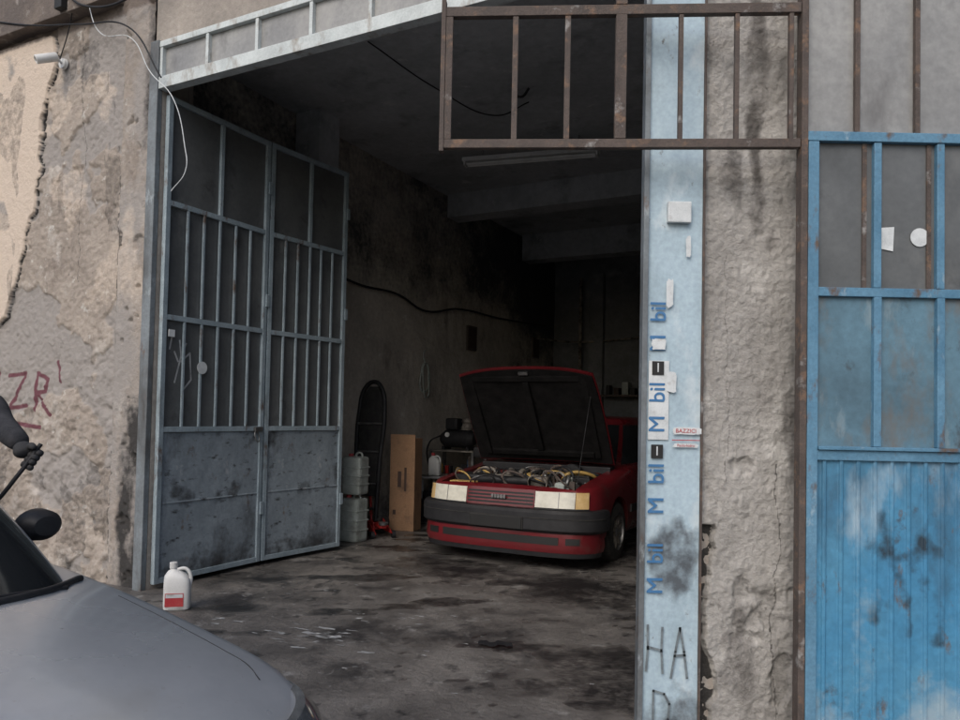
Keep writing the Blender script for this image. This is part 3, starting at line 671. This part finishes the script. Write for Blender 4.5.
sc.strip('fog_a',48,58,[(0,.28),(.012,.28),(.012,.36),(0,.36)],m_lensd,.86,6); sc.strip('fog_b',-48,-58,[(0,.28),(.012,.28),(.012,.36),(0,.36)],m_lensd,.86,6)
def cowlp(x,y): return (x,y,sc.top(x,y)+.004)
tube('cowl_seal',[cowlp(-.76,1.26),cowlp(-.5,1.07),cowlp(0,.99),cowlp(.5,1.07),cowlp(.76,1.26)],.012,m_black,SC)
for k,(xa,xb) in enumerate(((-.45,.10),(.15,.62))):
    tube('wiper_%d'%k,[cowlp(xa,1.02),cowlp((xa+xb)/2,1.06),cowlp(xb,1.12)],.007,m_black,SC)
# ------------------------------------------------------------------ jug
def jug(name,loc,rz,s,m,label=True,hdl=True):
    J=empty(name,loc,rz); V=[];F=[];K=28
    lv=[(0,.075,.05),(.008,.085,.058),(.03,.088,.06),(.16,.088,.06),(.205,.085,.058),(.235,.070,.050),(.26,.045,.036),(.272,.024,.024),(.285,.022,.022)]
    for k,(z,a,b) in enumerate(lv):
        off=0 if z<.2 else -.03*(z-.2)/.08
        for i in range(K):
            t=2*math.pi*i/K; c=math.cos(t);q=math.sin(t);n=4 if z<.24 else 2.2
            V.append(((off+a*math.copysign(abs(c)**(2/n),c))*s,b*math.copysign(abs(q)**(2/n),q)*s,z*s))
    for j in range(len(lv)-1):
        for i in range(K): F.append((j*K+i,j*K+(i+1)%K,(j+1)*K+(i+1)%K,(j+1)*K+i))
    F.append(tuple(range(K)));F.append(tuple((len(lv)-1)*K+i for i in range(K)))
    mesh_obj('bottle',V,F,m,J,True,40)
    lathe('cap',[(0,.282*s),(.026*s,.282*s),(.026*s,.318*s),(.022*s,.322*s),(0,.322*s)],m_wplast if label else m_label,J,20).location=(-.03*s,0,0)
    if hdl: tube('handle',[(-.01*s,0,.27*s),(.05*s,0,.275*s),(.082*s,0,.23*s),(.078*s,0,.14*s)],.012*s,m,J)
    if label:
        box('label',(-.07*s,.05*s),(-.0612*s,-.0585*s),(.03*s,.12*s),m_label,J,.0); box('label_patch',(-.065*s,.045*s),(-.0622*s,-.0613*s),(.09*s,.115*s),m_paper,J)
    return J
jug('oil_jug',(-2.22,5.55,0.010),R(12),1.08,m_wplast)
def canister(name,loc,rz,w,d,h,m):
    J=empty(name,loc,rz)
    box('tank',(-w/2,w/2),(-d/2,d/2),(0,h),m,J,.035)
    for k in range(3): box('rib_%d'%k,(-w/2-.004,w/2+.004),(-d/2-.004,d/2+.004),(h*(.25+.22*k),h*(.25+.22*k)+.02),m,J,.006)
    lathe('cap',[(0,h),(.03,h),(.03,h+.03),(0,h+.03)],m_label,J,16).location=(-w*.25,0,0)
    tube('grip',[(0,0,h-.005),(.02,0,h+.035),(w*.3,0,h+.035),(w*.36,0,h-.005)],.012,m,J)
canister('plastic_canister',(-1.44,8.62,.008),-ALPHA,.27,.22,.50,m_canis)
canister('plastic_canister',(-1.43,8.64,.545),-ALPHA+.1,.25,.21,.44,m_canis)
CB=empty('cardboard_box',(-.93,9.55,.008),-R(18))
box('carton',(-.17,.17),(-.12,.12),(0,1.17),m_card,CB,.004)
box('flap_a',(-.17,.17),(-.125,-.119),(1.10,1.22),m_card,CB); box('tape',(-.025,.025),(-.1235,-.1205),(0,1.1),m_card,CB)
box('print_a',(-.06,-.01),(-.1245,-.1202),(.55,.75),m_cardink,CB); box('print_b',(.03,.06),(-.1245,-.1202),(.50,.80),m_cardink,CB); box('print_c',(-.12,-.08),(-.1225,-.1202),(.2,.26),m_cardink,CB)
HT=empty('hand_truck',(-1.42,9.25,.008),-R(30))
tube('frame',[(-.19,0,.1),(-.19,.06,.9),(-.20,.12,1.5),(-.13,.14,1.80),(0,.15,1.88),(.13,.14,1.80),(.20,.12,1.5),(.19,.06,.9),(.19,0,.1)],.028,m_black,HT)
V=[];F=[]
for j in range(15):
    z=.45+1.37*j/14; w=.17 if z<1.55 else .17*math.sqrt(max(0.02,1-((z-1.55)/.29)**2))
    y=.0+z*.075
    V+=[(-w,y,z),(w,y,z),(-w,y+.03,z),(w,y+.03,z)]
for j in range(14):
    k=4*j; F+=[(k,k+1,k+5,k+4),(k+2,k+3,k+7,k+6),(k,k+2,k+6,k+4),(k+1,k+3,k+7,k+5)]
F+=[(0,1,3,2),(56,57,59,58)]
mesh_obj('back_pad',V,F,m_rubber,HT)
for z in (.3,.6,1.0,1.35): tube('crossbar%d'%(z*10),[(-.19,z*.07,z),(.19,z*.07,z)],.016,m_steel,HT)
box('toe_plate',(-.2,.2),(-.2,.02),(.03,.045),m_black,HT,.004)
for sx in(-1,1): lathe('wheel%d'%sx,[(.03,-.025),(.11,-.025),(.12,0),(.11,.025),(.03,.025)],m_rubber,HT,24,'X',(sx*.24,.08,.12))
TJ=empty('trolley_jack',(-1.22,9.05,.008),R(25))
for sx in(-1,1):
    mesh_obj('side_plate%d'%sx,[(sx*.10+dx,y,z) for dx in(-.006,.006) for y,z in((-.28,.06),(.28,.06),(.30,.16),(.1,.20),(-.2,.10))],
      [(0,1,2,3,4),(5,6,7,8,9)]+[(i,(i+1)%5,5+(i+1)%5,5+i) for i in range(5)],m_redt,TJ)
    for y in(-.24,.24): lathe('castor%d%d'%(sx,y*100),[(0,-.02),(.045,-.02),(.045,.02),(0,.02)],m_black,TJ,16,'X',(sx*.13,y,.045))
box('ram',(-.05,.05),(.0,.22),(.07,.16),m_redt,TJ,.01); box('lift_arm',(-.04,.04),(-.26,.1),(.12,.16),m_redt,TJ,.008,); lathe('saddle',[(0,.16),(.055,.16),(.06,.19),(.04,.18),(0,.18)],m_steel,TJ,16).location=(0,-.24,0)
tube('handle',[(0,.24,.15),(.02,.42,.62),(.03,.48,.85)],.017,m_redt,TJ)
CT=empty('tool_cart',(-.30,10.85,.008),-ALPHA)
for x in(-.35,.35):
    for y in(-.2,.2): box('leg%d%d'%(x*10,y*10),(x-.02,x+.02),(y-.02,y+.02),(0,.95),m_steel,CT)
for z in(.25,.6,.95): box('shelf%d'%(z*100),(-.38,.38),(-.23,.23),(z,z+.02),m_alum,CT,.003)
for k in range(16):
    z=random.choice((.271,.621)); x=random.uniform(-.33,.26); h=random.uniform(.06,.28); y=random.uniform(-.2,.1)
    if k%2: box('cart_item_%d'%k,(x,x+random.uniform(.04,.10)),(y,y+.08),(z,z+h),random.choice((m_black,m_redt,m_canis,m_rust,m_green,m_ink)),CT,.008)
    else: lathe('cart_can_%d'%k,[(0,0),(.035,0),(.035,h*.8),(.015,h*.9),(.015,h),(0,h)],random.choice((m_black,m_wplast,m_green,m_yel)),CT,14).location=(x,y,z)
AC=empty('air_compressor',(-.30,10.85,.98),-ALPHA)
lathe('air_tank',[(0,-.28),(.08,-.27),(.13,-.2),(.13,.2),(.08,.27),(0,.28)],m_black,AC,24,'X',(0,0,.16)); box('motor',(-.18,.02),(-.09,.09),(.29,.46),m_black,AC,.03); lathe('pump',[(0,0),(.08,0),(.09,.04),(.06,.09),(.09,.12),(.06,.17),(0,.18)],m_alum,AC,16).location=(.14,0,.29)
lathe('gauge',[(0,0),(.035,0),(.035,.02),(0,.02)],m_wplast,AC,16,'Z',(-.1,-.15,.22),(R(90),0,0)); tube('hose',[(-.25,-.1,.2),(-.4,-.15,.1),(-.42,-.1,-.3),(-.3,-.1,-.5)],.012,m_black,AC)
for x in (-.2,.2): box('foot%d'%(x*10),(x-.02,x+.02),(-.1,.1),(.0,.05),m_black,AC)
RJ=jug('oil_jug',(-.62,10.55,.622),R(-20),1.0,m_wplast,False)
BK=empty('plastic_bucket',(-.70,10.30,.008)); lathe('pail',[(0,.0),(.11,0),(.15,.30),(.16,.31),(.145,.30),(.105,.02),(0,.02)],m_black,BK,24)
ST=empty('metal_stand',(-.62,10.55,.008)); box('top',(-.2,.2),(-.15,.15),(.58,.61),m_steel,ST,.004)
for x in(-.17,.17):
    for y in(-.12,.12): box('l%d%d'%(x*100,y*100),(x-.012,x+.012),(y-.012,y+.012),(0,.58),m_steel,ST)
TY=empty('spare_tyre',(-.78,10.95,.008),R(-27)); 
for k in range(2): lathe('tyre_%d'%k,[(.19,-.09),(.28,-.09),(.31,-.06),(.31,.06),(.28,.09),(.19,.09),(.19,-.09)],m_rubber,TY,28,'Z',(0.02*k,0,.10+k*.19))
for (v,z) in ((6.5,2.75),(9.15,2.83)):
    loc=Matrix.Rotation(-ALPHA,4,'Z')@Vector((-.52,v,z)); f=empty('framed_picture',(P0[0]+loc.x,P0[1]+loc.y,z),-ALPHA)
    box('frame',(-.01,.02),(-.16,.16),(-.20,.20),m_rust,f,.005); box('print',(.0205,.0225),(-.13,.13),(-.17,.17),m_cardink,f)
loc=Matrix.Rotation(-ALPHA,4,'Z')@Vector((-.50,5.05,2.05)); f=empty('hanging_cable_coil',(P0[0]+loc.x,P0[1]+loc.y,1.98),-ALPHA)
tube('coil_a',[(0,0,.25),(0,.12,.1),(0,.08,-.12),(0,-.08,-.15),(0,-.1,.1)],.014,m_canis,f,True); tube('coil_b',[(.02,0,.25),(.02,.07,.05),(.02,.02,-.25),(.02,-.06,-.1)],.010,m_canis,f,True); tube('lead',[(0,0,.25),(0,-.05,.38),(0,0,.45)],.008,m_canis,f)
# ------------------------------------------------------------------ litter & spills
def fz(x,y): return .008+fd(x+9,y+2)+.0025
V=[];F=[]
for (cx,cy,sp,num,rm) in ((-1.05,4.95,.30,40,.05),(-.6,5.4,.45,20,.03),(-1.7,5.2,.35,20,.03),(-.3,4.6,.8,18,.018),(-1.2,6.2,.5,20,.022),(.0,6.1,.5,12,.018),(-1.0,4.3,.5,16,.02)):
    for k in range(num):
        x=random.gauss(cx,sp*.6);y=random.gauss(cy,sp*.4);r=random.uniform(.006,rm);sq=random.uniform(.3,.8);n=12;ph=random.uniform(0,3)
        o=len(V);V.append((x,y,fz(x,y)))
        for i in range(n):
            a=2*math.pi*i/n; rr=r*random.uniform(.45,1.3); xx=x+rr*math.cos(a+ph)*1.3;yy=y+rr*sq*math.sin(a); V.append((xx,yy,fz(xx,yy)))
        F+=[(o,o+i+1,o+(i+1)%n+1) for i in range(n)]
mesh_obj('spilled_paint_spots',V,F,m_litter)
V=[];F=[]
for j in range(7):
    for i in range(13):
        V.append((.02+.22*i/12,4.78+.09*j/6+.02*math.sin(i),.02+.012*abs(fbm(i*.5,j*.5,3))+.004))
for j in range(6):
    for i in range(12):
        k=j*13+i;F.append((k,k+1,k+14,k+13))
mesh_obj('black_rag',V,F,m_black,None,True)
# ------------------------------------------------------------------ person
PE=empty('person')
def skinmesh(name,verts,edges,radii,m,parent,root=0,sub=2):
    me=bpy.data.meshes.new(name); me.from_pydata(verts,edges,[]); me.materials.append(m); o=link(bpy.data.objects.new(name,me),parent)
    md=o.modifiers.new('s','SKIN'); 
    for i,r in enumerate(radii):
        v=me.skin_vertices[0].data[i]; rr=r if isinstance(r,tuple) else (r,r); v.radius=rr; v.use_root=(i==root)
    md.use_smooth_shade=True
    s=o.modifiers.new('d','SUBSURF'); s.levels=sub; s.render_levels=sub
    return o
px,py=-2.66,3.58
body=[(px,py,.98),(px+.02,py-.02,1.12),(px+.04,py-.07,1.30),(px+.05,py-.10,1.44),
 (-2.42,3.50,1.47),(-2.26,3.42,1.50),(-2.15,3.32,1.42),(-2.05,3.24,1.375),(-1.945,3.155,1.335),
 (px-.13,py-.16,1.45),(px-.17,py-.30,1.25),(px-.02,py-.46,1.12),
 (px+.06,py-.12,1.53)]
ed=[(0,1),(1,2),(2,3),(3,4),(4,5),(5,6),(6,7),(7,8),(3,9),(9,10),(10,11),(3,12)]
rad=[(.16,.12),(.15,.11),(.17,.12),(.14,.10),.078,.074,.062,.054,.044,.075,.055,.042,.06]
skinmesh('jacket',body,ed,rad,m_cloth,PE)
legs=[(px,py,.98),(px-.10,py-.02,.90),(px-.12,py-.03,.50),(px-.12,py+.03,.10),(px+.10,py+.02,.90),(px+.13,py,.50),(px+.13,py+.07,.10)]
skinmesh('trousers',legs,[(0,1),(1,2),(2,3),(0,4),(4,5),(5,6)],[(.15,.12),.10,.075,.06,.10,.075,.06],m_jean,PE)
for k,(x,y) in enumerate(((px-.12,py+.03),(px+.13,py+.07))):
    skinmesh('shoe_%d'%k,[(x,y+.03,.06),(x+.01,y-.09,.05),(x+.03,y-.20,.045)],[(0,1),(1,2)],[(.05,.055),(.05,.045),(.045,.03)],m_black,PE)
hx,hy,hz=px+.08,py-.16,1.70
skinmesh('neck',[(px+.06,py-.12,1.50),(hx,hy+.01,1.62)],[(0,1)],[.058,.055],m_skin,PE)
H=bpy.data.objects.new('head',None); link(H,PE); H.location=(hx,hy,hz); H.rotation_euler=(R(12),0,R(18))
bm=bmesh.new(); bmesh.ops.create_uvsphere(bm,u_segments=32,v_segments=24,radius=1)
for v in bm.verts:
    x,y,z=v.co; w=.074*(1-.22*max(0,-z)); yy=y*.095; zz=z*.118
    if y<0: yy*=.93; 
    if z<-.3 and y<0: yy-=.012*(-z-.3)
    v.co=(x*w,yy,zz)
    dx=abs(v.co.x)-.030
    if y<-.5: v.co.y+= .010*math.exp(-((dx/.014)**2+((v.co.z-.005)/.012)**2))
    v.co.y-= .022*math.exp(-((v.co.x/.011)**2+((v.co.z+.022)/.018)**2)) if y<-.4 else 0
    v.co.y-= .006*math.exp(-((v.co.x/.025)**2+((v.co.z+.056)/.007)**2)) if y<-.3 else 0
me=bpy.data.meshes.new('face'); bm.to_mesh(me);bm.free(); me.materials.append(m_skin); me.shade_smooth(); link(bpy.data.objects.new('face',me),H)
for sx in(-1,1):
    lathe('eye%d'%sx,[(0,-.010),(.008,-.006),(.010,0),(.008,.006),(0,.010)],m_wplast,H,12,'Z',(sx*.03,-.079,.005)); lathe('iris%d'%sx,[(0,0),(.004,0),(.004,.002),(0,.002)],m_hair,H,10,'Z',(sx*.03,-.090,.005),(R(90),0,0))
    tube('brow%d'%sx,[(sx*.018,-.090,.024),(sx*.03,-.090,.028),(sx*.045,-.082,.022)],.003,m_hair,H)
    tube('ear%d'%sx,[(sx*.073,0,-.02),(sx*.082,.012,.0),(sx*.080,.015,.02),(sx*.073,.0,.025)],.007,m_skin,H,True)
tube('mouth',[(-.022,-.088,-.056),(0,-.094,-.055),(.022,-.088,-.056)],.0035,m_label,H)
bm=bmesh.new(); bmesh.ops.create_uvsphere(bm,u_segments=32,v_segments=20,radius=1)
for v in bm.verts:
    x,y,z=v.co; v.co=(x*.082,y*.104+.008,z*.122+.008)
bmesh.ops.delete(bm,geom=[v for v in bm.verts if v.co.z<.045 and v.co.y<.02 or v.co.z<-.05],context='VERTS')
me=bpy.data.meshes.new('hair'); bm.to_mesh(me);bm.free(); me.materials.append(m_hair); me.shade_smooth(); link(bpy.data.objects.new('hair',me),H)
ra=Vector((-1.84,3.14,1.395)); rb=Vector((-1.98,3.05,1.12)); ax=(rb-ra).normalized()
wr=Vector((-1.945,3.155,1.335)); gc=Vector((-1.872,3.10,1.280))
side=(wr-gc); side-=ax*side.dot(ax); side.normalize(); oth=ax.cross(side)
SQ=empty('squeegee')
e=gc+ax*.33+Vector((-.10,0,-.01))
tube('rod',[tuple(gc-ax*.07),tuple(gc+ax*.08),tuple(gc+ax*.20+Vector((-.03,0,-.02))),tuple(e)],.009,m_black,SQ)
tube('blade',[tuple(e+Vector((-.02,-.12,0))),tuple(e+Vector((0,.12,.0)))],.012,m_black,SQ)
palm=[wr,wr*.45+gc*.55+side*.022,gc+side*.032]
skinmesh('glove_palm',[tuple(p) for p in palm],[(0,1),(1,2)],[.036,(.046,.034),(.050,.032)],m_glove,PE)
for k in range(4):
    c=gc+ax*(-.034+.0225*k); ln=(1.,1.08,1.02,.85)[k]
    pts=[c+side*.034]
    for t in (40,95,150,205): 
        a=R(t*ln); pts.append(c+(side*math.cos(a)+oth*math.sin(a))*(.024))
    skinmesh('glove_finger_%d'%k,[tuple(p) for p in pts],[(i,i+1) for i in range(4)],[.0165,.016,.0155,.0145,.0125],m_glove,PE)
c=gc-ax*.045
pts=[c+side*.045+ax*.01]+[c+(side*math.cos(R(t))+oth*math.sin(R(t)))*.028 for t in(-35,-85,-130)]
skinmesh('glove_thumb',[tuple(p) for p in pts],[(0,1),(1,2),(2,3)],[.018,.0165,.015,.0125],m_glove,PE)
w2=Vector((px-.02,py-.46,1.12))
skinmesh('glove_palm_b',[tuple(w2),tuple(w2+Vector((.03,-.06,-.02))),tuple(w2+Vector((.05,-.10,-.03)))],[(0,1),(1,2)],[.028,(.038,.022),(.036,.018)],m_glove,PE)
for k in range(4):
    b=w2+Vector((.03+.02*k-.01,-.10+.008*k,-.03)); l=(.06,.075,.072,.055)[k]
    skinmesh('glove_finger_b%d'%k,[tuple(b),tuple(b+Vector((.012,-l*.55,-.01))),tuple(b+Vector((.02,-l*.9,-.035)))],[(0,1),(1,2)],[.0105,.0095,.008],m_glove,PE)
b=w2+Vector((.045,-.03,-.02)); skinmesh('glove_thumb_b',[tuple(b),tuple(b+Vector((.04,-.02,-.01))),tuple(b+Vector((.06,-.05,-.02)))],[(0,1),(1,2)],[.013,.0115,.009],m_glove,PE)
# ------------------------------------------------------------------ light & world
w=bpy.data.worlds.new('World'); scene.world=w; w.use_nodes=True
nt=w.node_tree; sky=nt.nodes.new('ShaderNodeTexSky'); sky.sky_type='NISHITA'; sky.sun_disc=False
az=R(205); el=R(40)
sky.sun_elevation=el; sky.sun_rotation=az; sky.dust_density=3.; sky.air_density=1.; sky.ozone_density=1.5
nt.links.new(sky.outputs[0],nt.nodes['Background'].inputs[0]); nt.nodes['Background'].inputs[1].default_value=.15
sd=Vector((math.sin(az)*math.cos(el),math.cos(az)*math.cos(el),math.sin(el)))
sl=bpy.data.lights.new('sun','SUN'); sl.energy=1.25; sl.angle=R(40); sl.color=(1,.97,.93)
so=link(bpy.data.objects.new('sun',sl)); so.rotation_euler=sd.to_track_quat('Z','Y').to_euler(); so.location=(0,0,12)
# ------------------------------------------------------------------ camera
cd=bpy.data.cameras.new('camera'); cd.sensor_width=36; cd.lens=740/960*36; cd.shift_y=32/960; cd.clip_end=1000; cd.clip_start=.05
co=link(bpy.data.objects.new('camera',cd))
co.matrix_world=Matrix.Translation((0,0,1.5))@Matrix.Rotation(R(91.75),4,'X')@Matrix.Rotation(R(1.17),4,'Z')
scene.camera=co
